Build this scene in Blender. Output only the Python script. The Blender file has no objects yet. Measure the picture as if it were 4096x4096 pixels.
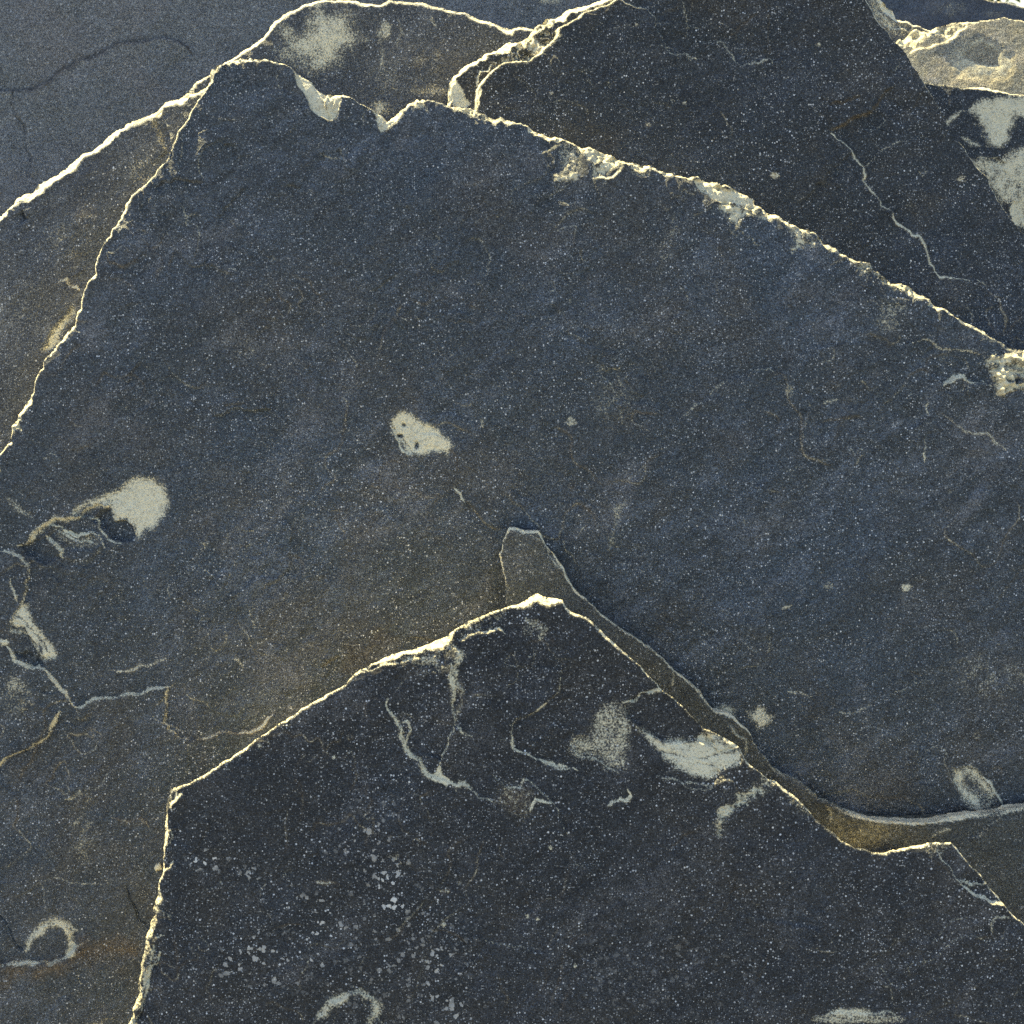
import bpy, math
import numpy as np
from mathutils import Vector, Matrix, geometry

# ------------------------------------------------------------------ camera, light, exposure
sc = bpy.context.scene
sc.render.resolution_x = 1024; sc.render.resolution_y = 1024
FOV = math.radians(54); PITCH = math.radians(-25); CAMZ = 1.5
cam_d = bpy.data.cameras.new("camera"); cam = bpy.data.objects.new("camera", cam_d)
sc.collection.objects.link(cam); sc.camera = cam
cam.location = (0, 0, CAMZ); cam.rotation_euler = (math.radians(90) + PITCH, 0, 0)
cam_d.angle = FOV; cam_d.clip_start = 0.02; cam_d.clip_end = 3000
cam_d.dof.use_dof = True; cam_d.dof.focus_distance = 1.36; cam_d.dof.aperture_fstop = 11.0

LEAN = math.radians(22)                       # how far the main slab leans back
N0 = np.array([0, -math.cos(LEAN), math.sin(LEAN)]); U0 = np.array([0, math.sin(LEAN), math.cos(LEAN)])
GRAZE = -0.062                                 # the sun stands just behind the plane of the slab faces
az = math.radians(30)
S = math.sin(az) * np.array([-1., 0, 0]) + math.cos(az) * U0 + GRAZE * N0
S /= np.linalg.norm(S)
sun_d = bpy.data.lights.new("sun", 'SUN'); sun = bpy.data.objects.new("sun", sun_d); sc.collection.objects.link(sun)
sun_d.energy = 5.0; sun_d.angle = math.radians(0.5); sun_d.color = (1.0, 0.87, 0.47)
sun.rotation_euler = Vector(S).to_track_quat('Z', 'Y').to_euler()
world = bpy.data.worlds.new("World"); sc.world = world; world.use_nodes = True
wn = world.node_tree.nodes; wl = world.node_tree.links
bg = wn["Background"]; sky = wn.new("ShaderNodeTexSky"); sky.sky_type = 'NISHITA'; sky.sun_disc = False
sky.sun_elevation = math.asin(S[2]); sky.sun_rotation = math.atan2(S[0], S[1])
wl.new(sky.outputs[0], bg.inputs[0]); bg.inputs[1].default_value = 0.09
sc.view_settings.view_transform = 'Standard'; sc.view_settings.look = 'None'
sc.view_settings.exposure = 1.70; sc.view_settings.gamma = 1
sc.cycles.use_denoising = False; sc.cycles.max_bounces = 8; sc.cycles.diffuse_bounces = 6

# ------------------------------------------------------------------ numpy tools
RS = np.random.RandomState
_lat = {}
def vnoise(x, y, seed):
    if seed not in _lat: _lat[seed] = RS(seed).rand(256, 256).astype(np.float32)
    L = _lat[seed]
    xi = np.floor(x).astype(np.int64); yi = np.floor(y).astype(np.int64)
    fx = (x - xi).astype(np.float32); fy = (y - yi).astype(np.float32)
    fx = fx * fx * (3 - 2 * fx); fy = fy * fy * (3 - 2 * fy)
    a = L[yi & 255, xi & 255]; b = L[yi & 255, (xi + 1) & 255]
    c = L[(yi + 1) & 255, xi & 255]; d = L[(yi + 1) & 255, (xi + 1) & 255]
    return (a + (b - a) * fx) * (1 - fy) + (c + (d - c) * fx) * fy
def fbm(x, y, wl_, seed, octs=4, gain=0.5):                       # about -1..1, first wavelength wl_ px
    s = 0; a = 1; t = 0
    for o in range(octs):
        k = 2 ** o / wl_
        xr = x * 0.8 + y * 0.6; yr = y * 0.8 - x * 0.6
        if o % 2: xr, yr = x, y
        s = s + a * (vnoise(xr * k + 17.3 * o, yr * k + 5.1 * o, seed + o) * 2 - 1); t += a; a *= gain
    return s / t * 1.5
def ss(a, b, x):
    t = np.clip((x - a) / (b - a), 0, 1); return t * t * (3 - 2 * t)
def rag(pts, rough, seed, closed=True, lim=14, box=(-200, 4300)):  # broken-stone outline between traced points
    r = RS(seed); P = [np.array(p, float) for p in pts]; out = []
    n = len(P) if closed else len(P) - 1
    for i in range(n):
        a, b = P[i], P[(i + 1) % len(P)]
        seg = [a, b]
        inside = all(box[0] < a[k] < box[1] for k in (0, 1)) or all(box[0] < b[k] < box[1] for k in (0, 1))
        while inside and np.hypot(*(seg[1][:2] - seg[0][:2])) > lim:
            ns = [seg[0]]
            for p, q in zip(seg[:-1], seg[1:]):
                m = (p + q) / 2; d = q[:2] - p[:2]
                m[:2] += np.array([-d[1], d[0]]) * r.normal(0, rough); ns += [m, q]
            seg = ns
            if len(seg) > 200: break
        out += seg[:-1]
    if not closed: out.append(P[-1])
    return np.array(out)
def axis(lo, hi, flo, fhi, st):
    a = list(np.arange(flo, fhi + st, st)); s = st; v = a[-1]
    while v < hi: s = min(s * 1.35, 160); v += s; a.append(v)
    s = st; v = a[0]; pre = []
    while v > lo: s = min(s * 1.35, 160); v -= s; pre.append(v)
    return np.array(pre[::-1] + a)
def seg_dist(ax, ay, pts, R, closed=True, width=None):
    """distance, side, nearest point, outward normal, arc parameter and width of the nearest segment"""
    nx, ny = len(ax), len(ay)
    D = np.full((ny, nx), float(R)); side = np.ones((ny, nx)); NP = np.zeros((ny, nx, 2)); NN = np.zeros((ny, nx, 2))
    T = np.zeros((ny, nx)); W = np.zeros((ny, nx))
    n = len(pts) if closed else len(pts) - 1
    L = [np.hypot(*(pts[(i + 1) % len(pts)][:2] - pts[i][:2])) for i in range(n)]; tot = sum(L); acc = 0
    for i in range(n):
        p = pts[i]; q = pts[(i + 1) % len(pts)]; l = L[i]
        if l < 1e-6: continue
        i0 = np.searchsorted(ax, min(p[0], q[0]) - R); i1 = np.searchsorted(ax, max(p[0], q[0]) + R)
        j0 = np.searchsorted(ay, min(p[1], q[1]) - R); j1 = np.searchsorted(ay, max(p[1], q[1]) + R)
        if i1 > i0 and j1 > j0:
            X = ax[None, i0:i1]; Y = ay[j0:j1, None]
            dx, dy = q[0] - p[0], q[1] - p[1]
            t = np.clip(((X - p[0]) * dx + (Y - p[1]) * dy) / l ** 2, 0, 1)
            cx = p[0] + t * dx; cy = p[1] + t * dy
            d = np.hypot(X - cx, Y - cy); m = d < D[j0:j1, i0:i1]
            D[j0:j1, i0:i1][m] = d[m]
            side[j0:j1, i0:i1][m] = np.sign((dx * (Y - p[1]) - dy * (X - p[0]))[m])
            NP[j0:j1, i0:i1, 0][m] = cx[m]; NP[j0:j1, i0:i1, 1][m] = cy[m]
            NN[j0:j1, i0:i1, 0][m] = dy / l; NN[j0:j1, i0:i1, 1][m] = -dx / l
            T[j0:j1, i0:i1][m] = ((acc + t * l) / tot)[m]
            if width is not None: W[j0:j1, i0:i1][m] = (p[2] + t * (q[2] - p[2]))[m]
        acc += l
    return D, side, NP, NN, T, W
def inside(ax, ay, pts):
    M = np.zeros((len(ay), len(ax)), bool); P = pts[:, :2]; Q = np.roll(P, -1, 0)
    for j, y in enumerate(ay):
        c = (P[:, 1] > y) != (Q[:, 1] > y)
        if not c.any(): continue
        xs = np.sort(P[c, 0] + (y - P[c, 1]) * (Q[c, 0] - P[c, 0]) / (Q[c, 1] - P[c, 1]))
        M[j] = (np.searchsorted(xs, ax) % 2) == 1
    return M

# photo measurements (4096 grid) -> a point on a slab's plane
ct, st_ = math.cos(PITCH), math.sin(PITCH)
FW = np.array([0, ct, st_]); UPV = np.array([0, -st_, ct]); TH = math.tan(FOV / 2)
CAM = np.array([0, 0, CAMZ]); P0 = CAM + FW * 1.42
class Plane:
    def __init__(s, off, lean=22., yaw=0.):
        l = math.radians(lean); y = math.radians(yaw)
        n = np.array([0, -math.cos(l), math.sin(l)]); c, si = math.cos(y), math.sin(y)
        s.n = np.array([n[0] * c - n[1] * si, n[0] * si + n[1] * c, n[2]])
        s.p = P0 + N0 * off
        u = np.array([0, 0, 1.]) - s.n * s.n[2]; s.u = u / np.linalg.norm(u); s.r = np.cross(s.u, s.n) * 1.0
    def at(s, X, Y):
        a = (np.asarray(X, float) / 2048 - 1) * TH; b = (1 - np.asarray(Y, float) / 2048) * TH
        d = FW + b[..., None] * UPV + a[..., None] * np.array([1., 0, 0])
        t = ((s.p - CAM) @ s.n) / (d @ s.n)
        return CAM + d * t[..., None]
Z_OFF = {1: (0, 0), 2: (1350, 0), 3: (2696, 0), 4: (0, 1350), 5: (1350, 1350), 6: (2696, 1350), 7: (0, 2696), 8: (1350, 2696), 9: (2696, 2696)}
def Z(k, *p):
    o = Z_OFF[k]; return [(o[0] + p[i] * .72464, o[1] + p[i + 1] * .72464) for i in range(0, len(p), 2)]

# ------------------------------------------------------------------ stone material
def stone_mat(name, dark=(.037, .044, .045), warm=(.060, .054, .042), blue=(.035, .049, .060), pale=(.84, .75, .50), dust=(.19, .18, .17),
              dust_amt=.5, speck=.95, speck_scale=340., bump=1.0, warm_amt=.55, blue_amt=.7, streak=.5, rough=(.46, .74), rust_glow_col=(.115, .075, .032)):
    m = bpy.data.materials.new(name); m.use_nodes = True
    nt = m.node_tree; N = nt.nodes; L = nt.links; b = N["Principled BSDF"]
    tc = N.new("ShaderNodeTexCoord")
    def V(x): return x.outputs[0] if hasattr(x, 'outputs') else x
    def noise(scale, det=3., rough=.55, dist=0., vec=None, off=None):
        n = N.new("ShaderNodeTexNoise"); n.inputs["Scale"].default_value = scale; n.inputs["Detail"].default_value = det
        n.inputs["Roughness"].default_value = rough; n.inputs["Distortion"].default_value = dist
        src = tc.outputs["Object"] if vec is None else vec
        if off:
            a = N.new("ShaderNodeVectorMath"); a.operation = 'ADD'; L.new(src, a.inputs[0]); a.inputs[1].default_value = off; src = a.outputs[0]
        L.new(src, n.inputs["Vector"]); return n.outputs[0]
    def rng(x, a, b_, c, d):
        r = N.new("ShaderNodeMapRange"); r.interpolation_type = 'SMOOTHSTEP'; L.new(x, r.inputs[0])
        for i, v in enumerate((a, b_, c, d)): r.inputs[i + 1].default_value = v
        return r.outputs[0]
    def math_(op, a, b_=None, clamp=False):
        n = N.new("ShaderNodeMath"); n.operation = op; n.use_clamp = clamp
        for i, v in enumerate((a, b_)):
            if v is None: continue
            if isinstance(v, (int, float)): n.inputs[i].default_value = v
            else: L.new(v, n.inputs[i])
        return n.outputs[0]
    def mix(f, a, b_):
        n = N.new("ShaderNodeMix"); n.data_type = 'RGBA'
        if isinstance(f, (int, float)): n.inputs[0].default_value = f
        else: L.new(f, n.inputs[0])
        for i, v in ((6, a), (7, b_)):
            if isinstance(v, tuple): n.inputs[i].default_value = (*v, 1)
            else: L.new(v, n.inputs[i])
        return n.outputs[2]
    def attr(nm):
        a = N.new("ShaderNodeAttribute"); a.attribute_name = nm; return a.outputs["Fac"]
    # stretched coordinates: faint streaks in the cleavage direction
    mp = N.new("ShaderNodeMapping"); L.new(tc.outputs["Object"], mp.inputs[0]); mp.vector_type = "TEXTURE"; mp.inputs["Rotation"].default_value = (0, -.7, 0); mp.inputs["Scale"].default_value = (1.2, 1, .75)
    mp2 = N.new("ShaderNodeMapping"); L.new(tc.outputs["Object"], mp2.inputs[0]); mp2.vector_type = "TEXTURE"; mp2.inputs["Rotation"].default_value = (0, -.6, 0); mp2.inputs["Scale"].default_value = (1.7, 1, .7)
    col = mix(rng(noise(4.2, 5, .6, .4, mp.outputs[0]), .46, .66, 0, blue_amt), dark, blue)
    col = mix(math_('MULTIPLY', rng(noise(26., 7, .72, .5, mp2.outputs[0], off=(4, 4, 1)), .40, .70, 0, streak * 1.5), rng(noise(3.4, 4, .6, .5, mp2.outputs[0], off=(7, 1, 1)), .40, .62, .25, 1.)), col, (blue[0] * 2.7, blue[1] * 2.3, blue[2] * 2.25))
    col = mix(rng(noise(15., 7, .72, .6, mp2.outputs[0], off=(1, 4, 7)), .50, .72, 0, .75), col, tuple(c * .55 for c in dark))
    col = mix(rng(noise(6.5, 6, .65, .5, off=(3, 7, 1)), .47, .66, 0, warm_amt), col, warm)
    col = mix(rng(noise(9., 7, .68, .6, mp.outputs[0], off=(8, 1, 4)), .50, .78, 0, dust_amt), col, dust)
    col = mix(rng(noise(34., 5, .7, .9, mp.outputs[0], off=(2, 1, 9)), .56, .80, 0, dust_amt * .7), col, dust)
    # rusty areas, painted warm glow and pale areas stored on the mesh, broken up by grain
    nb = noise(420., 3, .8); nc = noise(55., 4, .65)
    ru = attr("rust"); ruf = math_('MULTIPLY', ru, rng(nc, .25, .6, .45, 1.)); col = mix(ruf, col, rust_glow_col)
    pa = attr("pale"); e = math_('ADD', pa, math_('MULTIPLY', math_('SUBTRACT', nb, .5), 2.8)); e = math_('ADD', e, math_('MULTIPLY', math_('SUBTRACT', nc, .5), .45))
    pf = math_('MULTIPLY', rng(e, .18, .78, 0, 1), rng(pa, .0, .2, 0, 1))
    # grain
    g = rng(noise(600., 2, .8), .35, .68, .12, 2.4)
    g2 = rng(noise(190., 3, .7, off=(5, 5, 5)), .35, .68, .72, 1.3)
    mul = N.new("ShaderNodeVectorMath"); mul.operation = 'SCALE'; L.new(col, mul.inputs[0]); L.new(math_('MULTIPLY', g, g2), mul.inputs[3]); col = mul.outputs[0]
    pcol = mix(rng(noise(38., 5, .7, .4), .50, .70, 0, .5), pale, (pale[0] * .62, pale[1] * .68, pale[2] * .80))
    pcol = mix(rng(noise(120., 4, .75), .50, .68, 0, .55), pcol, tuple(c * .45 for c in pale)); pcol = mix(rng(noise(480., 2, .8), .54, .70, 0, .7), pcol, tuple(c * .25 for c in pale))
    # mineral specks
    def specks(scale, lo, hi, dens, off, warp=False):
        v = N.new("ShaderNodeTexVoronoi"); v.inputs["Scale"].default_value = scale
        a = N.new("ShaderNodeVectorMath"); a.operation = 'ADD'; L.new(tc.outputs["Object"], a.inputs[0]); a.inputs[1].default_value = (off, off, off); src = a.outputs[0]
        if warp:
            nn = N.new("ShaderNodeTexNoise"); nn.inputs["Scale"].default_value = 170; L.new(src, nn.inputs["Vector"])
            w1 = N.new("ShaderNodeVectorMath"); w1.operation = 'SCALE'; L.new(nn.outputs[1], w1.inputs[0]); w1.inputs[3].default_value = .009
            w2 = N.new("ShaderNodeVectorMath"); w2.operation = 'ADD'; L.new(src, w2.inputs[0]); L.new(w1.outputs[0], w2.inputs[1]); src = w2.outputs[0]
        L.new(src, v.inputs["Vector"])
        sep = N.new("ShaderNodeSeparateColor"); L.new(v.outputs["Color"], sep.inputs[0])
        rad = rng(sep.outputs[0], 1 - dens, 1.0, lo, hi)
        inside_ = math_('SUBTRACT', rad, v.outputs["Distance"]); return rng(inside_, -.03, .06, 0, 1), sep.outputs[1]
    s1, r1 = specks(speck_scale, -.05, .42, .42, 0.)
    s2, r2 = specks(speck_scale * 2.0, -.05, .5, .42, 3.)
    f1 = math_('MULTIPLY', math_('MULTIPLY', s1, rng(r1, .1, 1, .10, 1.)), rng(noise(14., 6, .75, .5, mp2.outputs[0], off=(6, 2, 2)), .38, .62, .25, 1.1)); f2 = math_('MULTIPLY', math_('MULTIPLY', s2, rng(r2, .2, 1, .08, .8)), rng(noise(9., 6, .75, .5, off=(6, 8, 2)), .36, .66, .35, 1.1))
    sf = math_('MULTIPLY', math_('MAXIMUM', f1, f2), speck, True)
    col = mix(sf, col, (.80, .79, .74))
    s3, r3 = specks(165., -.1, .60, .42, 6., True)
    spf = math_('MULTIPLY', math_('MULTIPLY', s3, attr("spots")), .95, True)
    col = mix(spf, col, (.78, .74, .64))
    col = mix(pf, col, pcol)
    L.new(col, b.inputs["Base Color"])
    L.new(rng(noise(22., 6, .7, .5, mp2.outputs[0], off=(9, 3, 3)), .36, .66, rough[0], rough[1]), b.inputs["Roughness"]); b.inputs["Specular IOR Level"].default_value = .5
    h = math_('ADD', math_('MULTIPLY', noise(330., 5, .75), .55), math_('MULTIPLY', noise(70., 5, .65), 1.3))
    h = math_('ADD', h, math_('MULTIPLY', pf, .12))
    bp = N.new("ShaderNodeBump"); bp.inputs["Strength"].default_value = 1.0 * bump; bp.inputs["Distance"].default_value = .0045
    L.new(h, bp.inputs["Height"]); L.new(bp.outputs[0], b.inputs["Normal"])
    return m

# ------------------------------------------------------------------ the slab builder
def link(o, parent=None):
    sc.collection.objects.link(o)
    if parent is not None: o.parent = parent
    return o
def mesh_obj(name, co, faces4, faces3, attrs, mat, parent, smooth):
    """indices into co; builds a compact mesh"""
    used = np.unique(np.concatenate([faces4.ravel(), faces3.ravel()]).astype(np.int64))
    if len(used) == 0: return None
    remap = np.full(len(co), -1, np.int64); remap[used] = np.arange(len(used))
    f4 = remap[faces4.astype(np.int64)] if len(faces4) else np.zeros((0, 4), np.int64)
    f3 = remap[faces3.astype(np.int64)] if len(faces3) else np.zeros((0, 3), np.int64)
    me = bpy.data.meshes.new(name)
    me.vertices.add(len(used)); me.vertices.foreach_set("co", co[used].astype(np.float32).ravel())
    nl = f4.size + f3.size; me.loops.add(nl); me.loops.foreach_set("vertex_index", np.concatenate([f4.ravel(), f3.ravel()]).astype(np.int32))
    npoly = len(f4) + len(f3); me.polygons.add(npoly)
    starts = np.concatenate([np.arange(len(f4)) * 4, len(f4) * 4 + np.arange(len(f3)) * 3]).astype(np.int32)
    me.polygons.foreach_set("loop_start", starts)
    me.polygons.foreach_set("use_smooth", np.full(npoly, smooth, bool))
    me.update(calc_edges=True); me.validate()
    for k, v in attrs.items():
        a = me.attributes.new(k, 'FLOAT', 'POINT'); a.data.foreach_set("value", v[used].astype(np.float32))
    me.materials.append(mat)
    return link(bpy.data.objects.new(name, me), parent)

class Slab:
    def __init__(s, outline, plane, thick, seed, fine=(-60, -60, 4160, 4160), step=5., rough=.05, cham=14, steep=1.5, relief=1.0, terr=.35, under=0., wn=.9, ledges=0.):
        s.pl = plane; s.T = thick; s.seed = seed; s.step = step; s.under = under
        o = [(p[0], p[1], p[2] if len(p) > 2 else cham) for p in outline]
        A = np.array([(p[0], p[1]) for p in o]); area = np.sum(A[:, 0] * np.roll(A[:, 1], -1) - np.roll(A[:, 0], -1) * A[:, 1])
        if area < 0: o = o[::-1]
        s.raw = np.array(o, float); s.out = rag(o, rough, seed, True)
        lo = A.min(0) - 10; hi = A.max(0) + 10
        s.ax = axis(lo[0], hi[0], max(lo[0], fine[0]), min(hi[0], fine[2]), step)
        s.ay = axis(lo[1], hi[1], max(lo[1], fine[1]), min(hi[1], fine[3]), step)
        s.X, s.Y = np.meshgrid(s.ax, s.ay)
        s.D, _, s.NP, s.NN, _, W = seg_dist(s.ax, s.ay, s.out, 220, True, True)
        s.IN = inside(s.ax, s.ay, s.out)
        X, Y = s.X, s.Y
        s.h = relief * (fbm(X, Y, 900, seed + 50, 3) * .007 + fbm(X, Y, 260, seed + 60, 4) * .0020 + fbm(X, Y, 60, seed + 90, 4, .6) * .00045)
        w = np.maximum(W, 1) * np.clip(1 + wn * fbm(X, Y, 90, seed + 70, 4, .7), .25, 2.2)
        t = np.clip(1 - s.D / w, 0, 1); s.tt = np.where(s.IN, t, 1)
        ter = t * 4 + .8 * fbm(X, Y, 50, seed + 33, 3); ter = (np.floor(ter) + ss(.55, 1, ter - np.floor(ter))) / 4
        prof = np.clip((1 - terr) * t + terr * np.clip(ter, 0, 1.3), 0, 1.3)
        s.h -= w * .00035 * steep * prof * (t > 0)
        s.h += (t > 0) * np.minimum(w, 40) * .00035 * (.05 + .6 * terr) * fbm(X, Y, 26, seed + 11, 3, .7) * ss(0, .3, t)
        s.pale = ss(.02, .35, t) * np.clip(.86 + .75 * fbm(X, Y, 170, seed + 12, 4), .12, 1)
        s.rust = np.zeros_like(s.h); s.spots = np.zeros_like(s.h); s.part = np.where(t > .03, 1, 0); s.parts = {0: 'front_face', 1: 'broken_edge'}
        if ledges:                      # thin cleavage layers ending in small wandering steps
            for fs, amp, n_ in ((620, 2.6, 1), (260, 1.5, 2)):
                F = fbm(X, Y, fs, seed + 400 + n_, 4, .5) * amp; gy, gx = np.gradient(F, s.ay, s.ax); gm = np.hypot(gx, gy) + 1e-4
                fr = F - np.round(F); d = np.abs(fr) / gm; mk = ss(.05, .45, fbm(X, Y, 330, seed + 420 + n_, 3)) * ledges
                s.h += .0009 * ledges * np.tanh(np.sign(fr) * d / 4) * np.exp(-d / 60) * mk * (s.IN)
                s.pale = np.maximum(s.pale, .34 * np.exp(-(d / 3.2) ** 2) * mk * np.clip(.6 + fbm(X, Y, 80, seed + 430, 3), 0, 1.2)); s.rust = np.maximum(s.rust, .4 * np.exp(-(d / 5) ** 2) * mk * ss(0, .5, fbm(X, Y, 500, seed + 440, 2)))
    def poly(s, pts, pale=0., depth=0., soft=12, ragd=9, rust=0., rough=0., tex=.25, part=None, scale=22, kill=0., R=160, tilt=None):
        P = rag(pts, .07, s.seed + int(pts[0][0]), True, 20)
        D, *_ = seg_dist(s.ax, s.ay, P, R); sd = np.where(inside(s.ax, s.ay, P), D, -D)
        sd = sd + ragd * 1.3 * fbm(s.X, s.Y, 45, s.seed + 5, 4, .65) - ragd * .3
        m = ss(-soft, soft, sd); mp = ss(-soft * 2.2, soft * 2.4, sd) if soft > 6 else m; mp[sd < -R * .9] = 0; m[sd < -R * .9] = 0
        nz = fbm(s.X, s.Y, scale, s.seed + 7, 3, .7)
        if kill: s.pale *= 1 - kill * m
        s.pale = np.maximum(s.pale, pale * mp * np.clip(1 + tex * nz, 0, 1.3))
        s.rust = np.maximum(s.rust, rust * m)
        dm = depth * .001 * m
        if tilt is not None:            # scooped facet: deeper towards a direction
            c = np.mean(np.array(pts), 0); ext = np.ptp(np.array(pts), 0).max() / 2
            dm = dm * np.clip(1 + ((s.X - c[0]) * tilt[0] + (s.Y - c[1]) * tilt[1]) / ext, 0, 2.5)
        s.h += dm + rough * .001 * m * (np.abs(nz) * 2 - .6)
        if part:
            k = len(s.parts); s.parts[k] = part; s.part[(m > .5) & (s.tt > -1)] = k
        return m
    def line(s, pts, w=4., pale=.7, stepmm=.5, decay=70, rust=0., groove=0., wv=.5):
        P = rag(pts, .09, s.seed + int(pts[0][1]), False, 12)
        D, side, _, _, T, _ = seg_dist(s.ax, s.ay, P, max(200, decay * 2.4), False)
        nz = fbm(s.X, s.Y, 70, s.seed + 8, 3); taper = ss(0, .06, T) * ss(0, .06, 1 - T)
        w0 = w; w = w * (.70 if w < 10 else .85) * (.3 + .7 * ss(0, .2, T) * ss(0, .2, 1 - T)) + .6; ww = w * np.clip(1 + wv * 1.6 * nz, .4, 1.7)
        m = np.exp(-(D / ww) ** 2)
        s.pale = np.maximum(s.pale, pale * (1.2 if w0 < 10 else .9) * m * np.clip(.95 + .4 * nz, .55, 1.15)); s.rust = np.maximum(s.rust, rust * np.exp(-(D / (ww * 1.3)) ** 2))
        s.h += stepmm * .0018 * np.tanh(side * D / 3.) * np.exp(-D / decay) * taper
        s.h -= groove * .001 * np.exp(-(D / np.maximum(w * .7, 3)) ** 2)
    def cut(s, pts, w, amt=.8, dep=.8):      # darker exposed layer crossing a scar
        P = rag(pts, .1, s.seed + int(pts[0][1]) + 9, False, 10); D, *_ = seg_dist(s.ax, s.ay, P, 60, False)
        q = np.exp(-(D / (w * np.clip(1 + 1.2 * fbm(s.X, s.Y, 40, s.seed + 2, 3), .3, 2))) ** 2); s.pale *= 1 - amt * q; s.h -= dep * .001 * q
    def scratches(s, n, x0, y0, x1, y1, ang=-.6):
        r = RS(s.seed + 77)
        for i in range(n):
            x, y = r.uniform(x0, x1), r.uniform(y0, y1); a = r.normal(ang, .5); L_ = r.uniform(25, 170) * (1 if r.rand() < .8 else 2); k = r.normal(0, .35)
            pts = [(x + math.cos(a + k * t) * L_ * t, y + math.sin(a + k * t) * L_ * t) for t in (0, .35, .7, 1)]
            if r.rand() < .55: s.line(pts, r.uniform(2, 4.5), r.uniform(.14, .26), r.uniform(.2, .8), 60)
            else: s.line(pts, 4, 0, -r.uniform(.3, 1.), 50, groove=r.uniform(.4, 1.4), rust=r.uniform(0, .3))
        for i in range(n // 2):
            x, y = r.uniform(x0, x1), r.uniform(y0, y1); q = r.uniform(8, 26); s.blob(x, y, q * r.uniform(.6, 1.6), q, rot=r.rand() * 3, pale=r.uniform(.2, .42), depth=-r.uniform(.3, 1.2), hard=.1)
    def blob(s, x, y, rx, ry, rot=0., pale=0., rust=0., spots=0., depth=0., hard=.6):
        c, q = math.cos(rot), math.sin(rot); dx = s.X - x; dy = s.Y - y
        r = np.hypot((dx * c + dy * q) / rx, (-dx * q + dy * c) / ry) + .35 * fbm(s.X, s.Y, max(rx, ry) * .5, s.seed + 3, 4, .65)
        m = 1 - ss(hard, 1.25, r)
        if hard <= .1 and pale < .5: pale *= .78; m = m * np.clip(.75 + 1.1 * fbm(s.X * 1.3 + s.Y * .5, s.Y, 34, s.seed + 31, 4, .75), 0, 1.3)
        s.pale = np.maximum(s.pale, pale * m); s.rust = np.maximum(s.rust, rust * m); s.spots = np.maximum(s.spots, spots * m); s.h += depth * .001 * m
    def build(s, mat, label, group='stone slabs leaning in the stack', category='stone slab', name='stone_slab', wallpale=.78):
        ny, nx = s.X.shape; snap = (s.D < s.step * .62)
        loc = np.maximum(np.gradient(s.ax)[None, :], np.gradient(s.ay)[:, None]); snap |= (s.D < loc * .5) & (loc > s.step * 1.2)
        ok = s.IN | snap
        X = np.where(snap, s.NP[..., 0], s.X); Y = np.where(snap, s.NP[..., 1], s.Y)
        base = s.pl.at(X, Y); co = base + s.h[..., None] * s.pl.n
        idx = np.arange(ny * nx).reshape(ny, nx); a, b, c, d = idx[:-1, :-1], idx[:-1, 1:], idx[1:, 1:], idx[1:, :-1]
        oa, ob, oc, od = ok[:-1, :-1], ok[:-1, 1:], ok[1:, 1:], ok[1:, :-1]; cnt = oa.astype(int) + ob + oc + od
        q = cnt == 4; Q = np.stack([a[q], d[q], c[q], b[q]], -1)
        tri = []
        for miss, t in ((oa, (b, d, c)), (ob, (a, d, c)), (oc, (a, d, b)), (od, (a, c, b))):
            k = (cnt == 3) & ~miss; tri.append(np.stack([t[0][k], t[1][k], t[2][k]], -1))
        Tr = np.concatenate(tri)
        co = co.reshape(-1, 3); at = {'pale': s.pale.ravel(), 'rust': s.rust.ravel(), 'spots': s.spots.ravel()}
        # boundary edges -> broken side wall
        E = np.concatenate([Q[:, [0, 1]], Q[:, [1, 2]], Q[:, [2, 3]], Q[:, [3, 0]], Tr[:, [0, 1]], Tr[:, [1, 2]], Tr[:, [2, 0]]])
        key = np.minimum(E[:, 0], E[:, 1]) * (ny * nx) + np.maximum(E[:, 0], E[:, 1])
        u, inv, cn = np.unique(key, return_inverse=True, return_counts=True); B = E[cn[inv] == 1]
        bv = np.unique(B); pos = {}; R = 8
        Xb, Yb = X.ravel()[bv], Y.ravel()[bv]; n2 = s.NN.reshape(-1, 2)[bv]
        if s.under:
            o2 = n2.copy()
            for i in range(0, len(bv), 500):
                g_ = np.exp(-((Xb[i:i + 500, None] - Xb) ** 2 + (Yb[i:i + 500, None] - Yb) ** 2) / 90. ** 2); o2[i:i + 500] = g_ @ n2
            n2 = o2 / (np.linalg.norm(o2, axis=1)[:, None] + 1e-9)
        e1 = s.pl.at(Xb + n2[:, 0] * 20, Yb + n2[:, 1] * 20) - s.pl.at(Xb, Yb)
        e1 /= np.linalg.norm(e1, axis=1)[:, None] + 1e-9
        h0 = s.h.ravel()[bv]; rows = []; palew = []; 
        for k in range(1, R + 1):
            f = k / R; dep = h0 * (1 - f) - s.T * f
            nz = fbm(Xb + 400 * k * 0, Yb + dep * 30000, 55, s.seed + 21, 4, .7); nz2 = fbm(Xb, Yb + k * 371, 120, s.seed + 23, 3); nz3 = fbm(Xb, Yb, 170, s.seed + 12, 4)
            offm = .0016 * nz + .0016 * nz2 * f - .002 * f - np.minimum(s.under * (1 + .9 * ss(3000, 3350, Yb)) * -dep, .062 + .03 * ss(3000, 3350, Yb))
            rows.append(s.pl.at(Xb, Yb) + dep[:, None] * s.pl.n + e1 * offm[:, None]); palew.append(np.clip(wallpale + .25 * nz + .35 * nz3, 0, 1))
        base_n = len(co); co = np.concatenate([co] + rows)
        for nm in at:
            ext = np.concatenate(palew) if nm == 'pale' else np.zeros(R * len(bv)); at[nm] = np.concatenate([at[nm], ext])
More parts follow.
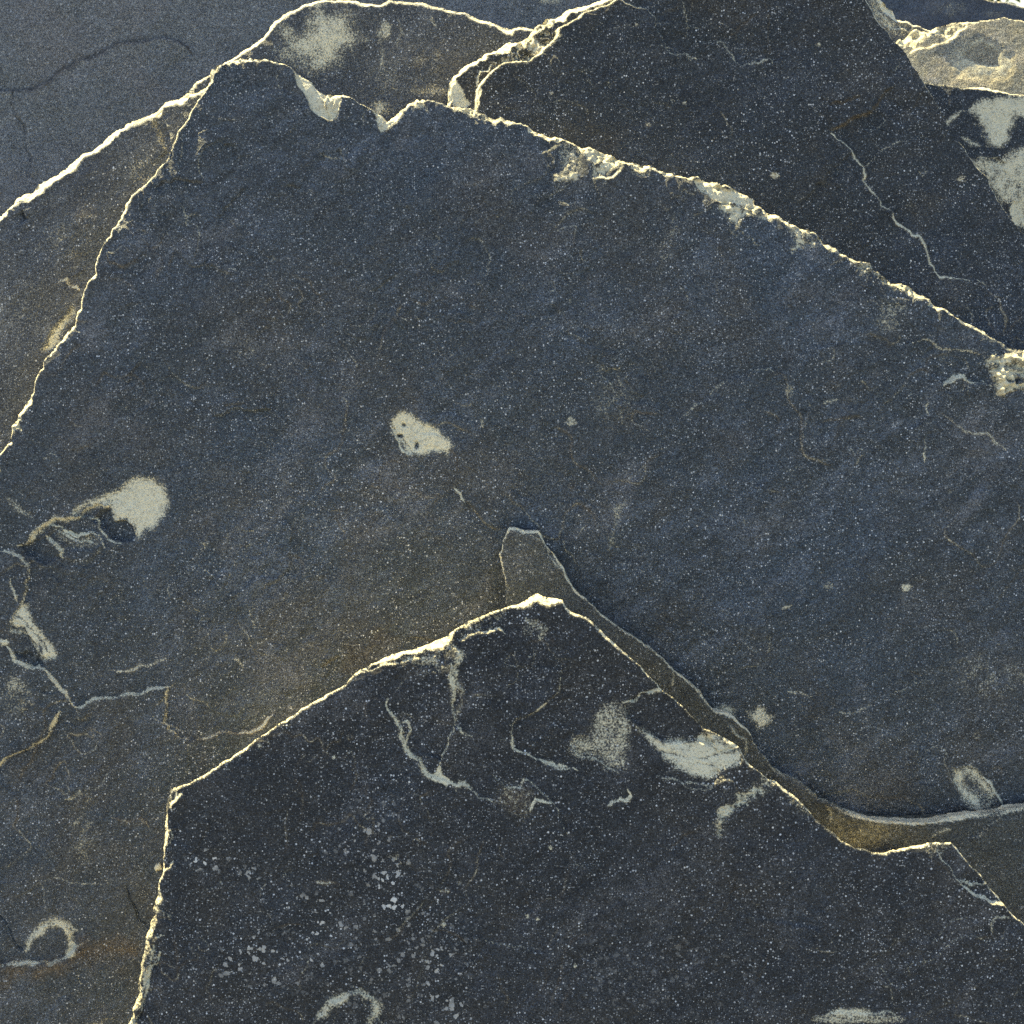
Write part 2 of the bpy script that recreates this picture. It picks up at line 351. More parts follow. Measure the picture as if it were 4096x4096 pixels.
        look = np.full(ny * nx, -1, np.int64); look[bv] = np.arange(len(bv)); l0, l1 = look[B[:, 0]], look[B[:, 1]]
        Wf = []
        prev0, prev1 = B[:, 0], B[:, 1]
        for k in range(R):
            c0 = base_n + k * len(bv) + l0; c1 = base_n + k * len(bv) + l1
            Wf.append(np.stack([prev1, prev0, c0, c1], -1)); prev0, prev1 = c0, c1
        Wf = np.concatenate(Wf)
        # back face from the traced outline
        rw = s.raw[:, :2].astype(float)
        if s.under:
            t_ = np.roll(rw, -1, 0) - np.roll(rw, 1, 0); t_ /= np.linalg.norm(t_, axis=1)[:, None]
            rw = rw - np.stack([t_[:, 1], -t_[:, 0]], -1) * 190
        bp = s.pl.at(rw[:, 0], rw[:, 1]) - s.pl.n * (s.T * .98)
        loc2 = [Vector(((p - s.pl.p) @ s.pl.r, (p - s.pl.p) @ s.pl.u, 0)) for p in bp]
        bt = np.array(geometry.tessellate_polygon([loc2])) + len(co)
        co = np.concatenate([co, bp])
        for nm in at: at[nm] = np.concatenate([at[nm], np.zeros(len(bp))])
        # the thing: an Empty at the slab's foot
        foot = np.array([co[bv].mean(0)[0], co[bv][:, 1].min(), co[bv][:, 2].min()])
        root = bpy.data.objects.new(name, None); root.location = foot; root.empty_display_size = .1; link(root)
        root['label'] = label; root['category'] = category; root['kind'] = 'thing'
        if group: root['group'] = group
        co = co - foot
        pc = s.part.ravel(); pq = pc[Q].max(1) if len(Q) else pc[:0]; pt = pc[Tr].max(1) if len(Tr) else pc[:0]
        for k, nm in s.parts.items():
            f4, f3 = Q[pq == k], Tr[pt == k]
            if k == 1: f4 = np.concatenate([f4, Wf]); f3 = np.concatenate([f3, bt])
            if len(f4) + len(f3) < 12: continue
            mesh_obj(nm, co, f4, f3, at, mat, root, True)
        return root

# ------------------------------------------------------------------ ground and far setting
def simple_mat(name, c1, c2, scale):
    m = bpy.data.materials.new(name); m.use_nodes = True; N = m.node_tree.nodes; L = m.node_tree.links
    n = N.new("ShaderNodeTexNoise"); n.inputs["Scale"].default_value = scale; n.inputs["Detail"].default_value = 8
    r = N.new("ShaderNodeValToRGB"); r.color_ramp.elements[0].color = (*c1, 1); r.color_ramp.elements[1].color = (*c2, 1)
    r.color_ramp.elements[0].position = .35; r.color_ramp.elements[1].position = .65
    t = N.new("ShaderNodeTexCoord"); L.new(t.outputs["Object"], n.inputs["Vector"])
    L.new(n.outputs[0], r.inputs[0]); L.new(r.outputs[0], N["Principled BSDF"].inputs["Base Color"]); N["Principled BSDF"].inputs["Roughness"].default_value = .9
    return m
me = bpy.data.meshes.new("ground"); me.from_pydata([(-900, -900, 0), (900, -900, 0), (900, 900, 0), (-900, 900, 0)], [], [(0, 1, 2, 3)])
g = link(bpy.data.objects.new("ground", me)); g['kind'] = 'structure'; me.materials.append(simple_mat("gravel", (.10, .09, .075), (.2, .18, .15), 60.))

# tree behind the stack, its leaves just showing in the top right corner
def tree(loc, h, seed):
    r = RS(seed); root = bpy.data.objects.new("tree", None); root.location = loc; link(root)
    root['label'] = 'green leafy tree far behind the stack, at the top right corner'; root['category'] = 'tree'
    vs, fs = [], []
    def limb(a, b, ra, rb):
        a, b = np.array(a, float), np.array(b, float); d = (b - a) / np.linalg.norm(b - a); x = np.cross(d, [.3, .9, .1]); x /= np.linalg.norm(x); y = np.cross(d, x); k = len(vs)
        for p, q in ((a, ra), (b, rb)):
            for i in range(8): t = i * math.pi / 4; vs.append(tuple(p + (x * math.cos(t) + y * math.sin(t)) * q))
        for i in range(8): fs.append((k + i, k + (i + 1) % 8, k + 8 + (i + 1) % 8, k + 8 + i))
    limb((0, 0, 0), (0, 0, h * .45), .16, .1); tips = []
    for i in range(9):
        t = r.rand() * 6.28; e = (math.cos(t) * h * .25 * (.5 + r.rand()), math.sin(t) * h * .25 * (.5 + r.rand()), h * (.55 + .35 * r.rand())); limb((0, 0, h * (.25 + .2 * r.rand())), e, .07, .02); tips.append(e)
    me = bpy.data.meshes.new("trunk"); me.from_pydata(vs, [], fs); me.materials.append(simple_mat("bark", (.06, .05, .04), (.12, .1, .08), 20.)); link(bpy.data.objects.new("trunk", me), root)
    v = []; f = []
    for e in tips:
        for i in range(700):
            p = np.array(e) + r.normal(0, h * .09, 3); a = r.normal(0, 1, 3); a /= np.linalg.norm(a); b = np.cross(a, r.normal(0, 1, 3)); b /= np.linalg.norm(b); k = len(v)
            v += [tuple(p - a * .07), tuple(p + b * .03), tuple(p + a * .07), tuple(p - b * .03)]; f.append((k, k + 1, k + 2, k + 3))
    me = bpy.data.meshes.new("crown"); me.from_pydata(v, [], f); me.materials.append(simple_mat("leaves", (.07, .12, .02), (.12, .18, .04), 3.)); link(bpy.data.objects.new("crown", me), root)
tree((4.0, 12.0, 0), 2.8, 4)

# ------------------------------------------------------------------ materials of the slabs
M_main = stone_mat("slate_main")
M_front = stone_mat("slate_front", dark=(.022, .024, .024), warm=(.042, .038, .030), blue=(.024, .032, .040), rough=(.68, .85), speck=1., speck_scale=310., blue_amt=.5, dust_amt=.35, streak=.25)
M_mid = stone_mat("slate_middle", dark=(.046, .050, .044), warm=(.08, .072, .046), speck=.6, blue_amt=.1, dust_amt=.25, streak=.1, rust_glow_col=(.27, .23, .125))  # last colour mixes brown dust with the painted warm bounce light
M_D = stone_mat("slate_upper_right", dark=(.023, .027, .027), warm=(.046, .040, .028), blue=(.027, .037, .048), rough=(.62, .82), speck=1., speck_scale=330., blue_amt=.6, dust_amt=.2, warm_amt=.6, streak=.25)
M_A = stone_mat("slate_left_behind", dark=(.058, .061, .060), warm=(.085, .078, .062), dust=(.24, .225, .19), speck=1., dust_amt=.5, blue_amt=.4, warm_amt=.35, streak=.3)
M_B = stone_mat("slate_far_left", dark=(.112, .116, .108), warm=(.132, .120, .104), rust_glow_col=(.030, .021, .015), speck=.5, speck_scale=240., dust_amt=.3, blue=(.11, .122, .135), blue_amt=.4, streak=.1)
M_E = stone_mat("sandstone_grey", dark=(.21, .195, .145), warm=(.34, .28, .16), blue=(.18, .18, .15), dust=(.42, .37, .24), speck=.3, dust_amt=.4)
M_G = stone_mat("slate_distant", dark=(.05, .055, .065), warm=(.075, .065, .06), speck=.2, dust_amt=.4)

# ------------------------------------------------------------------ main slab
main_out = [(-900, 3300), (-500, 2600), (-150, 2050, 12), (0, 1815, 26), (43, 1727, 40), (91, 1622, 16), (156, 1495, 8), (210, 1396, 12), (279, 1304, 10), (312, 1232, 10), (326, 1181, 8), (377, 1094, 8),
    (384, 1036, 9), (435, 935, 9), (478, 855, 10), (529, 768, 7), (601, 703, 6), (616, 677, 6), (667, 630, 6), (696, 551, 5), (725, 493, 5), (761, 427, 6), (786, 395, 8), (815, 362, 12), (826, 319, 14), (840, 275, 18),
    (891, 239, 32), (942, 217, 34), (993, 217, 26), (1051, 235, 22), (1109, 250, 20), (1159, 268, 6), (1180, 285, 6), (1239, 319, 6), (1290, 370, 8), (1326, 371, 22), (1366, 373, 18), (1398, 386, 9), (1437, 413, 8), (1488, 435, 8),
    (1530, 462, 10), (1546, 478, 14), (1575, 455, 20), (1596, 435, 18), (1625, 406, 14), (1662, 388, 16), (1741, 399, 24), (1799, 412, 24), (1901, 413, 27), (1973, 449, 24), (2046, 475, 27), (2133, 507, 27), (2234, 540, 24),
    (2328, 572, 34), (2415, 598, 31), (2509, 630, 27), (2596, 659, 24), (2683, 690, 27), (2761, 706, 20), (2841, 716, 24), (2935, 754, 31), (3022, 797, 34), (3073, 833, 27), (3131, 873, 20), (3203, 913, 26), (3276, 949, 29), (3348, 993, 17),
    (3435, 1043, 24), (3515, 1080, 31), (3609, 1130, 31), (3710, 1188, 24), (3783, 1235, 17), (3826, 1272, 14), (3892, 1304, 14), (3971, 1355, 15), (4036, 1391, 17), (4110, 1400, 16), (4400, 1480), (4800, 1750), (5000, 2600), (5000, 5400), (-900, 5400)]
s = Slab(main_out, Plane(0, 22), .050, 100, fine=(-60, 180, 4160, 4160), step=4.5, steep=1.4, terr=.5, wn=1.5, ledges=1.)
# chip scooped out of the top edge, pale
s.poly(Z(1, 1612, 375, 1710, 425, 1795, 505, 1800, 600, 1820, 660, 1760, 640, 1700, 555, 1640, 470), pale=1, depth=-7, soft=5, ragd=2, part='flake_scar', tilt=(.3, -.5))
s.poly(Z(1, 1795, 505, 1890, 510, 1870, 590, 1825, 665, 1800, 600), pale=1, depth=-4, soft=4, ragd=3, rough=1.5)
s.poly(Z(2, 180, 600, 275, 640, 340, 590, 360, 620, 290, 690, 235, 730), pale=.9, depth=-2, soft=5, ragd=4, rough=1.5)
s.poly(Z(2, 370, 540, 450, 530, 500, 600, 420, 600), pale=.5, depth=-1, soft=6, ragd=8, rough=1.5)
# rough chips along the upper right edge
s.poly(Z(2, 1340, 790, 1480, 830, 1560, 870, 1550, 930, 1480, 985, 1400, 970, 1370, 880), pale=.95, depth=-3, soft=10, ragd=14, rough=2.2, tex=.9, part='flake_scar')
s.poly(Z(2, 1240, 770, 1330, 800, 1350, 890, 1300, 940, 1240, 930), pale=.5, depth=-2, soft=14, ragd=14, rough=1.5, tex=1.4)
s.poly(Z(2, 1200, 970, 1330, 965, 1340, 1005, 1260, 1025, 1205, 1005), pale=.85, depth=1, soft=8, ragd=10, rough=1.5, tex=.9)
s.line(Z(2, 1400, 990, 1480, 990, 1540, 960, 1570, 900), 5, .9, .8)
s.poly(Z(2, 1580, 870, 1700, 910, 1720, 960, 1690, 980, 1620, 940), pale=.6, depth=-1.5, soft=8, ragd=12, rough=1.5, tex=1)
s.poly(Z(3, 95, 985, 200, 985, 330, 1040, 470, 1105, 540, 1170, 420, 1160, 270, 1130, 180, 1080), pale=1, depth=-6, soft=6, ragd=6, rough=1.2, tex=.3, part='flake_scar')
s.poly(Z(3, 220, 1130, 300, 1110, 450, 1150, 570, 1190, 560, 1220, 450, 1195, 330, 1235, 250, 1190), pale=.85, depth=-3, soft=9, ragd=14, rough=2.4, tex=1.1)
s.poly(Z(3, 600, 1215, 700, 1265, 840, 1335, 760, 1375, 650, 1400, 640, 1300), pale=.75, depth=-2, soft=10, ragd=16, rough=2.2, tex=1.3)
s.poly(Z(3, 1010, 1450, 1130, 1495, 1420, 1645, 1310, 1650, 1150, 1560, 1030, 1520), pale=.75, depth=-2, soft=10, ragd=16, rough=2, tex=1.2)
s.poly(Z(3, 1160, 1690, 1260, 1680, 1250, 1770, 1170, 1830, 1140, 1780), pale=.4, soft=26, ragd=20, tex=1)
# the knobbly corner on the right
s.poly(Z(6, 1710, 110, 1780, 75, 1860, 40, 2050, 60, 2050, 300, 1932, 290, 1790, 315, 1745, 265, 1720, 170), pale=.85, depth=4, soft=9, ragd=24, rough=8, tex=1.7, scale=46, part='broken_corner')
s.poly(Z(6, 1790, 140, 1870, 100, 1930, 110, 1930, 170, 1850, 190, 1790, 190), kill=.6, depth=-3, soft=14, ragd=26)
s.poly(Z(6, 1820, 230, 1930, 225, 1930, 255, 1830, 255), kill=.9, depth=-2, soft=6, ragd=10)
s.line(Z(6, 1480, 265, 1540, 215, 1590, 215, 1625, 245, 1690, 250, 1745, 265), 8, .95, 2.6, 60)
s.line(Z(6, 1300, 30, 1450, 60, 1600, 75, 1700, 105), 4, .45, -.5)
s.poly(Z(6, 1440, 70, 1510, 65, 1520, 120, 1470, 140), pale=.5, soft=14, ragd=14, tex=1)
s.line(Z(6, 1470, 420, 1530, 460, 1560, 490, 1640, 530, 1730, 530, 1830, 620), 5, .4, .3, rust=.5)
s.line(Z(6, 1395, 350, 1400, 430), 5, .5, 0); s.line(Z(6, 1385, 560, 1380, 690), 7, .5, 0)
s.line(Z(6, 0, 470, 90, 400, 180, 340, 215, 290, 290, 240, 330, 220, 400, 220, 420, 190, 470, 180, 560, 205), 5, .38, .9, 110)
s.line(Z(6, 820, 370, 900, 340), 7, .38, .2); s.line(Z(6, 590, 1500, 650, 1475), 6, .38, 0); s.blob(*Z(6, 1285, 1380)[0], 22, 16, pale=.75); s.blob(*Z(6, 850, 1370)[0], 20, 14, pale=.4)
s.blob(*Z(5, 1290, 465)[0], 24, 18, pale=.5); s.blob(*Z(5, 800, 475)[0], 8, 18, pale=.5)
s.line(Z(5, 1590, 900, 1540, 980, 1520, 1080, 1500, 1180), 12, .33, .1); s.line(Z(5, 1700, 700, 1560, 820, 1560, 870), 6, .3, .2)
s.line(Z(5, 1540, 200, 1600, 300, 1570, 480), 5, .28, .2)
# pale scar with small dark holes
m = s.poly(Z(5, 300, 450, 335, 412, 400, 410, 430, 450, 520, 490, 590, 545, 640, 600, 610, 640, 530, 625, 480, 652, 400, 650, 360, 600, 325, 545, 292, 490), pale=1, depth=-1.2, soft=9, ragd=5, tex=.12, part='pale_scar', tilt=(-.4, .3))
for zx, zy, rx, ry in ((365, 482, 9, 8), (345, 541, 13, 7), (437, 595, 9, 16)):
    x, y = Z(5, zx, zy)[0]; q = np.exp(-(((s.X - x) / rx) ** 2 + ((s.Y - y) / ry) ** 2) ** 1.5); s.pale *= 1 - .97 * q; s.h -= .004 * q
s.line(Z(5, 300, 500, 330, 560, 370, 630, 400, 650), 6, .9, 1.0, 30)
s.line(Z(5, 645, 835, 680, 870, 708, 912), 6, .85, .8, 40); s.line(Z(5, 705, 905, 760, 960, 800, 1015, 860, 1055, 910, 1060), 3, .25, -.8, 60, rust=.3, groove=.8)
s.line(Z(5, 370, 850, 430, 850, 520, 885, 560, 860), 5, .2, .2, rust=.5)
# large pale scar and its terraces on the left
s.poly(Z(4, 690, 805, 760, 775, 840, 780, 905, 825, 930, 910, 912, 990, 860, 1040, 790, 1068, 745, 1112, 732, 1040, 690, 1008, 625, 1015, 610, 960, 600, 925, 500, 940, 400, 1000, 420, 950, 520, 895, 640, 850), pale=1, depth=-2.0, soft=11, ragd=5, tex=.15, part='pale_scar', tilt=(.2, -.2))
s.poly(Z(4, 545, 960, 600, 945, 622, 1020, 690, 1012, 730, 1045, 742, 1110, 660, 1130, 600, 1110, 570, 1060, 500, 1010), kill=1, depth=-7, soft=4, ragd=4)
s.poly(Z(4, 100, 1150, 180, 1120, 250, 1100, 300, 1160, 330, 1220, 250, 1250, 140, 1200), kill=.8, depth=-4.5, soft=6, ragd=8)
s.poly(Z(4, 250, 1040, 400, 1080, 430, 1110, 520, 1080, 560, 1150, 480, 1180, 360, 1170, 300, 1100), kill=.5, depth=-3, soft=7, ragd=8, pale=.22)
s.line(Z(4, 615, 920, 520, 925, 440, 985, 360, 1010, 290, 1005, 230, 1050, 180, 1090, 160, 1130, 90, 1150), 11, .95, 1.8, 70)
s.line(Z(4, 250, 1035, 330, 1050, 390, 1085, 420, 1102, 500, 1075, 545, 1090, 578, 1165), 5, .9, 1.3, 40)
s.line(Z(4, 400, 985, 470, 990, 530, 1015, 565, 1080, 605, 1120, 665, 1140), 6, .9, 1.3, 40)
s.line(Z(4, 250, 1095, 290, 1130, 325, 1165, 345, 1215), 10, .95, 1.6, 40); s.line(Z(4, 300, 1060, 350, 1085, 440, 1130, 530, 1120), 4, .6, .8, 30)
s.line(Z(4, 40, 890, 120, 970, 190, 1010), 10, .4, .2); s.line(Z(4, -20, 1180, 60, 1185, 120, 1215, 155, 1260, 160, 1330, 150, 1390, 120, 1470), 5, .6, 1.2, 60, rust=.3)
s.line(Z(4, 60, 1330, 80, 1400, 100, 1455), 5, .55, .6)
s.poly(Z(4, 120, 1465, 160, 1470, 190, 1560, 235, 1640, 290, 1700, 318, 1760, 245, 1792, 180, 1700, 130, 1640, 60, 1620, 48, 1590, 90, 1510), pale=1, depth=-2.4, soft=8, ragd=5, tex=.3, part='pale_scar')
for o in (0, 1, 2): s.line(Z(4, 70, 1560 + o * 22, 140 + 8 * o, 1600 + o * 24, 200, 1690 + o * 20, 250, 1775 + o * 6), 3, .0, -1.0, 25, groove=.8)
s.cut(Z(4, 60, 1590, 140, 1620, 200, 1700, 250, 1770), 5); s.cut(Z(4, 80, 1545, 150, 1580, 215, 1660, 270, 1740), 3.5, .6); s.cut(Z(4, 130, 1475, 150, 1530, 190, 1590), 3, .5)
s.cut(Z(4, 600, 960, 640, 1000, 700, 1000), 3, .5); s.cut(Z(4, 420, 975, 500, 925, 590, 900, 640, 890), 4, .6); s.cut(Z(4, 200, 1080, 280, 1035, 400, 1030), 3, .6)
s.cut(Z(5, 330, 540, 380, 590, 420, 640), 3, .5)
s.poly(Z(4, 75, 1740, 150, 1720, 200, 1760, 242, 1800, 235, 1822, 150, 1810), kill=1, depth=-6, soft=5, ragd=5)
s.line(Z(4, -20, 1670, 40, 1680, 10, 1700), 8, .8, .5)
s.line(Z(4, 35, 1700, 80, 1780, 160, 1820, 245, 1828, 300, 1895, 360, 1960, 405, 2042) , 5, .75, 1.2, 60)
s.line(Z(7, 405, 185, 440, 185, 515, 140, 560, 130, 640, 130, 780, 110, 860, 75, 925, 68), 6, .72, 1.6, 90, rust=.25)
s.line(Z(7, 922, 66, 920, 200, 945, 310, 1000, 355, 1090, 362), 4.5, .62, 1.2, 60, rust=.2)
s.line(Z(7, 1090, 358, 1150, 350, 1200, 325, 1300, 322, 1380, 320, 1450, 285, 1520, 200), 6, .65, 1.2, 60, rust=.8)
s.line(Z(7, 325, 205, 290, 270, 262, 340, 180, 390, 80, 440, 0, 495, -60, 560), 7, .8, 1.8, 90, rust=.2)
s.line(Z(7, 610, 800, 700, 820, 750, 800, 820, 850), 7, .35, .5, rust=.7); s.line(Z(7, 350, 700, 430, 660, 460, 600), 8, .35, .2)
s.line(Z(4, 600, 1840, 720, 1840, 830, 1810, 910, 1770, 955, 1710), 5, .45, .4, rust=.3); s.line(Z(4, 1270, 1780, 1310, 1780, 1340, 1830), 7, .4, .2)
s.line(Z(4, 780, 1240, 790, 1220), 5, .3, 0)
s.blob(330, 3300, 70, 260, rot=.05, pale=.27, hard=.0); s.blob(70, 2800, 110, 120, pale=.33, hard=.0); s.blob(60, 2740, 60, 50, pale=.42, hard=.2)
s.line(Z(7, 215, 1150, 290, 1135, 370, 1160, 480, 1165, 600, 1155), 3, .35, .2)
# ring mark, rusty seam and cracks, lower left
s.line(Z(7, 130, 1540, 160, 1470, 220, 1412, 300, 1385, 370, 1400, 420, 1425), 16, .85, .5, 30)
s.line(Z(7, 330, 1405, 380, 1445, 372, 1490, 390, 1530, 345, 1580), 15, .9, .6, 30)
s.line(Z(7, -40, 1610, 60, 1598, 180, 1605, 270, 1612, 345, 1580, 400, 1530, 440, 1500), 5, .7, 2.4, 120, rust=1.)
s.poly(Z(7, 0, 1600, 180, 1620, 330, 1590, 430, 1470, 560, 1480, 760, 1470, 770, 1560, 560, 1560, 420, 1600, 200, 1680, 0, 1720), rust=.75, soft=40, ragd=20)
s.line(Z(7, 690, 1180, 710, 1240, 760, 1360, 810, 1405), 4, 0, 0, groove=4.5); s.line(Z(7, -40, 1300, 20, 1380, 60, 1470, 110, 1530), 4, 0, 0, groove=4)
s.poly(Z(7, 850, 1065, 880, 1045, 890, 1075, 860, 1090), pale=1, depth=2.5, soft=4, ragd=3, part='flake_scar')
# lower right of the main slab
s.poly(Z(9, 395, 205, 420, 215, 465, 175, 500, 215, 555, 230, 520, 280, 460, 312, 425, 265), pale=.7, soft=9, ragd=7, tex=.5, part='pale_scar')
s.poly(Z(9, 225, 180, 330, 170, 345, 240, 300, 270, 250, 230), pale=.62, soft=9, ragd=7, tex=.4)
P5 = Z(9, 1540, 520, 1620, 513, 1700, 565, 1770, 650, 1805, 755, 1790, 800, 1670, 800, 1600, 700, 1550, 600)
s.poly(P5, pale=.8, depth=-2.2, soft=9, ragd=5, tex=.5, part='pale_scar'); s.poly(Z(9, 1600, 545, 1680, 580, 1750, 660, 1775, 750, 1710, 740, 1640, 650, 1590, 580), kill=.75, soft=22, ragd=8)
s.line(Z(9, 1700, 565, 1770, 650, 1808, 760), 5, .8, 1., 30)
s.line(Z(9, 890, 215, 950, 220, 1020, 205, 1080, 170), 5, .42, .3); s.line(Z(9, 620, 90, 700, 102, 790, 102), 4, .38, .2); s.line(Z(9, 1220, 100, 1330, 50, 1450, 30), 4, .35, .4)
s.blob(3950, 2700, 260, 120, pale=.3, hard=0, rot=-.1); s.blob(3150, 1560, 20, 30, pale=.3)
s.blob(2670, 980, 45, 150, rot=.25, pale=.36, hard=0); s.blob(2450, 1600, 110, 160, pale=.25, hard=0); s.blob(980, 1400, 120, 90, pale=.25, hard=0); s.blob(3540, 1300, 60, 50, pale=.3, hard=0)
s.line(Z(1, 1220, 790, 1290, 800, 1305, 870), 4, 0, -.8, groove=1); s.line(Z(1, 960, 1380, 1050, 1470, 1200, 1480, 1280, 1530), 5, .1, -.8, 80, groove=.6)
s.line(Z(4, 1180, 440, 1300, 390, 1400, 410, 1500, 400), 5, 0, -1, 70, groove=1.2); s.line(Z(2, 180, 1620, 260, 1570, 340, 1510), 4, .1, -.6, groove=.6)
s.line(Z(5, 40, 1820, 160, 1745, 330, 1680), 60, 0, 0, rust=.25)
s.scratches(46, 300, 600, 4000, 3100)
s.build(M_main, 'largest dark slab filling the middle, with bright sunlit rim and two pale scars')

# ------------------------------------------------------------------ front slab
front_out = [(430, 4500, 30), (514, 4096, 34), (518, 4058, 30), (536, 3964, 26), (554, 3855, 22), (569, 3768, 26), (594, 3696, 28), (623, 3594, 22), (634, 3529, 9), (652, 3486, 7), (656, 3421, 6), (652, 3348, 16),
    (656, 3261, 16), (667, 3196, 16), (678, 3160, 14), (710, 3149, 9), (761, 3131, 5), (812, 3102, 6), (870, 3066, 5), (935, 3022, 6), (1014, 2964, 6), (1094, 2913, 6), (1174, 2863, 7), (1246, 2812, 7), (1319, 2772, 7), (1400, 2715, 8),
    (1444, 2676, 9), (1524, 2640, 9), (1611, 2607, 14), (1683, 2593, 24), (1756, 2567, 24), (1814, 2524, 16), (1872, 2488, 14), (1930, 2466, 10), (2002, 2441, 7), (2075, 2422, 14), (2118, 2397, 24), (2154, 2386, 30), (2205, 2397, 20), (2252, 2404, 8),
    (2263, 2430, 6), (2306, 2459, 7), (2350, 2473, 7), (2393, 2517, 8), (2466, 2582, 7), (2538, 2647, 5), (2633, 2741, 5), (2696, 2797, 5), (2754, 2852, 5), (2812, 2913, 6), (2884, 2945, 6), (2935, 2975, 6), (2960, 2993, 5), (2979, 3037, 6),
    (3037, 3087, 6), (3102, 3127, 8), (3160, 3174, 6), (3232, 3239, 6), (3297, 3305, 6), (3363, 3363, 6), (3421, 3395, 6), (3486, 3410, 6), (3551, 3413, 6), (3602, 3399, 6), (3660, 3388, 6), (3725, 3373, 6), (3805, 3371, 7), (3855, 3428, 6),
    (3899, 3479, 5), (3950, 3536, 5), (4000, 3594, 6), (4036, 3645, 6), (4096, 3696, 6), (4500, 4100), (4700, 5000), (250, 5000)]
s = Slab(front_out, Plane(.185, 21.5), .14, 300, fine=(420, 2360, 4160, 4160), step=4.5, steep=1.4, under=.40, ledges=.8)
# rough strata just under the crest
s.poly(Z(5, 250, 1785, 460, 1735, 600, 1690, 720, 1590, 900, 1510, 900, 1560, 720, 1650, 640, 1760, 560, 1840, 480, 1860, 380, 1800), pale=.34, depth=-1.2, soft=16, ragd=16, rough=1.6, tex=2.4, scale=30)
s.line(Z(5, 660, 1680, 730, 1645, 830, 1630, 890, 1605, 930, 1640), 4, .7, .9, 50); s.line(Z(5, 130, 1845, 260, 1800, 400, 1775, 480, 1770), 4, .7, .6, 40)
s.line(Z(5, 640, 1700, 680, 1750, 650, 1810, 640, 1900), 12, .7, .9, 50)
s.line(Z(8, 630, -60, 625, 0, 645, 90, 635, 200, 652, 285), 10, .85, 1., 50); s.line(Z(8, 650, 20, 690, 110, 670, 200, 655, 280), 14, .5, .2, rust=.2)
s.line(Z(8, 648, 285, 620, 345, 600, 420, 565, 490), 4, .95, -1.8, 60, groove=.5); s.line(Z(8, 655, 285, 690, 330, 745, 350), 6, .5, .3)
s.poly(Z(8, 565, 490, 580, 560, 640, 605, 600, 625, 540, 600, 480, 560, 540, 550), pale=.95, depth=-1, soft=6, ragd=5, tex=.3, part='pale_scar')
s.line(Z(8, 280, 130, 300, 220, 330, 270, 355, 320, 368, 390, 410, 460, 470, 540, 540, 580, 620, 605, 700, 610, 760, 660, 860, 712), 8, .62, .9, 70)
s.line(Z(8, 340, 270, 390, 262, 405, 310, 380, 380), 4, .6, .4, 30)
s.line(Z(8, 1235, -60, 1235, 0, 1222, 100, 1150, 165, 1080, 220, 990, 250, 960, 320, 965, 400, 1020, 440, 1100, 480, 1200, 518, 1330, 540), 4.5, .6, .9, 90)
s.line(Z(8, 1100, 475, 1160, 500, 1210, 518, 1270, 520), 7, .6, .3)
s.line(Z(8, 850, 560, 920, 620, 1010, 632, 1028, 580, 1080, 610, 1150, 670, 1210, 740, 1250, 850, 1270, 885), 4, .5, .7, 70)
s.line(Z(8, 1060, 760, 1090, 690, 1130, 700, 1190, 715), 5, .8, .6, 40)
s.poly(Z(8, 920, 620, 1030, 640, 1080, 700, 1060, 760, 940, 770, 870, 710), pale=.3, soft=26, ragd=16, rust=.3, tex=1)
s.poly(Z(8, 1290, 380, 1400, 350, 1420, 240, 1520, 160, 1640, 170, 1640, 290, 1600, 500, 1560, 545, 1480, 520, 1440, 470, 1330, 460, 1290, 420), pale=.48, depth=-.8, soft=14, ragd=8, tex=.4, part='grey_scar')
s.line(Z(8, 1400, 350, 1300, 375, 1285, 400, 1325, 460, 1430, 475, 1490, 530, 1560, 548), 4, .5, .5, 40)
# scooped flake with a pale floor
s.poly(Z(8, 1590, 165, 1690, 105, 1800, 88, 1870, 140, 2010, 280, 2090, 400, 1932, 385, 1800, 392, 1700, 330, 1640, 280), depth=-5, soft=6, ragd=5, kill=.6)
s.line(Z(8, 1580, 168, 1680, 112, 1800, 92, 1850, 118), 7, .7, 1.2, 40)
s.poly(Z(8, 1640, 285, 1720, 335, 1800, 388, 1932, 375, 2040, 335, 2095, 405, 2150, 435, 2225, 405, 2240, 475, 2160, 520, 2060, 570, 1980, 570, 1920, 550, 1850, 500, 1760, 430, 1670, 330), pale=1, depth=-1.5, soft=9, ragd=7, tex=.18, part='pale_scar', tilt=(0, -.3))
s.poly(Z(9, 180, 325, 270, 348, 365, 402, 330, 432, 250, 432, 200, 402), pale=.95, depth=-2, soft=4, ragd=2, rough=1.6, tex=.9, part='flake_scar'); s.line(Z(9, 150, 320, 200, 400, 250, 440, 360, 420), 4, 0, -1, 30, groove=2)
s.cut(Z(8, 1700, 380, 1780, 440, 1880, 450, 2000, 470, 2100, 450), 5, .55); s.cut(Z(8, 1850, 500, 1950, 520, 2080, 510), 4, .5)
s.line(Z(8, 1740, 550, 1850, 580, 1960, 600, 2060, 620, 2150, 560), 4, .4, .6, 50); s.line(Z(9, 60, 620, 150, 640, 260, 590, 330, 600), 4, .36, .5)
s.poly(Z(9, 590, 600, 480, 565, 460, 610, 360, 650, 330, 700, 240, 720, 245, 880, 285, 790, 400, 725, 500, 640), pale=.9, depth=-2.2, soft=10, ragd=16, rough=2.6, tex=1.2, part='flake_scar')
s.poly(Z(9, 600, 620, 680, 690, 840, 840, 740, 800, 620, 720), pale=.3, soft=16, ragd=16, rough=1.4, tex=1.4)
s.line(Z(8, 1490, 735, 1550, 705, 1610, 700, 1620, 670, 1605, 645), 6, .65, .6)
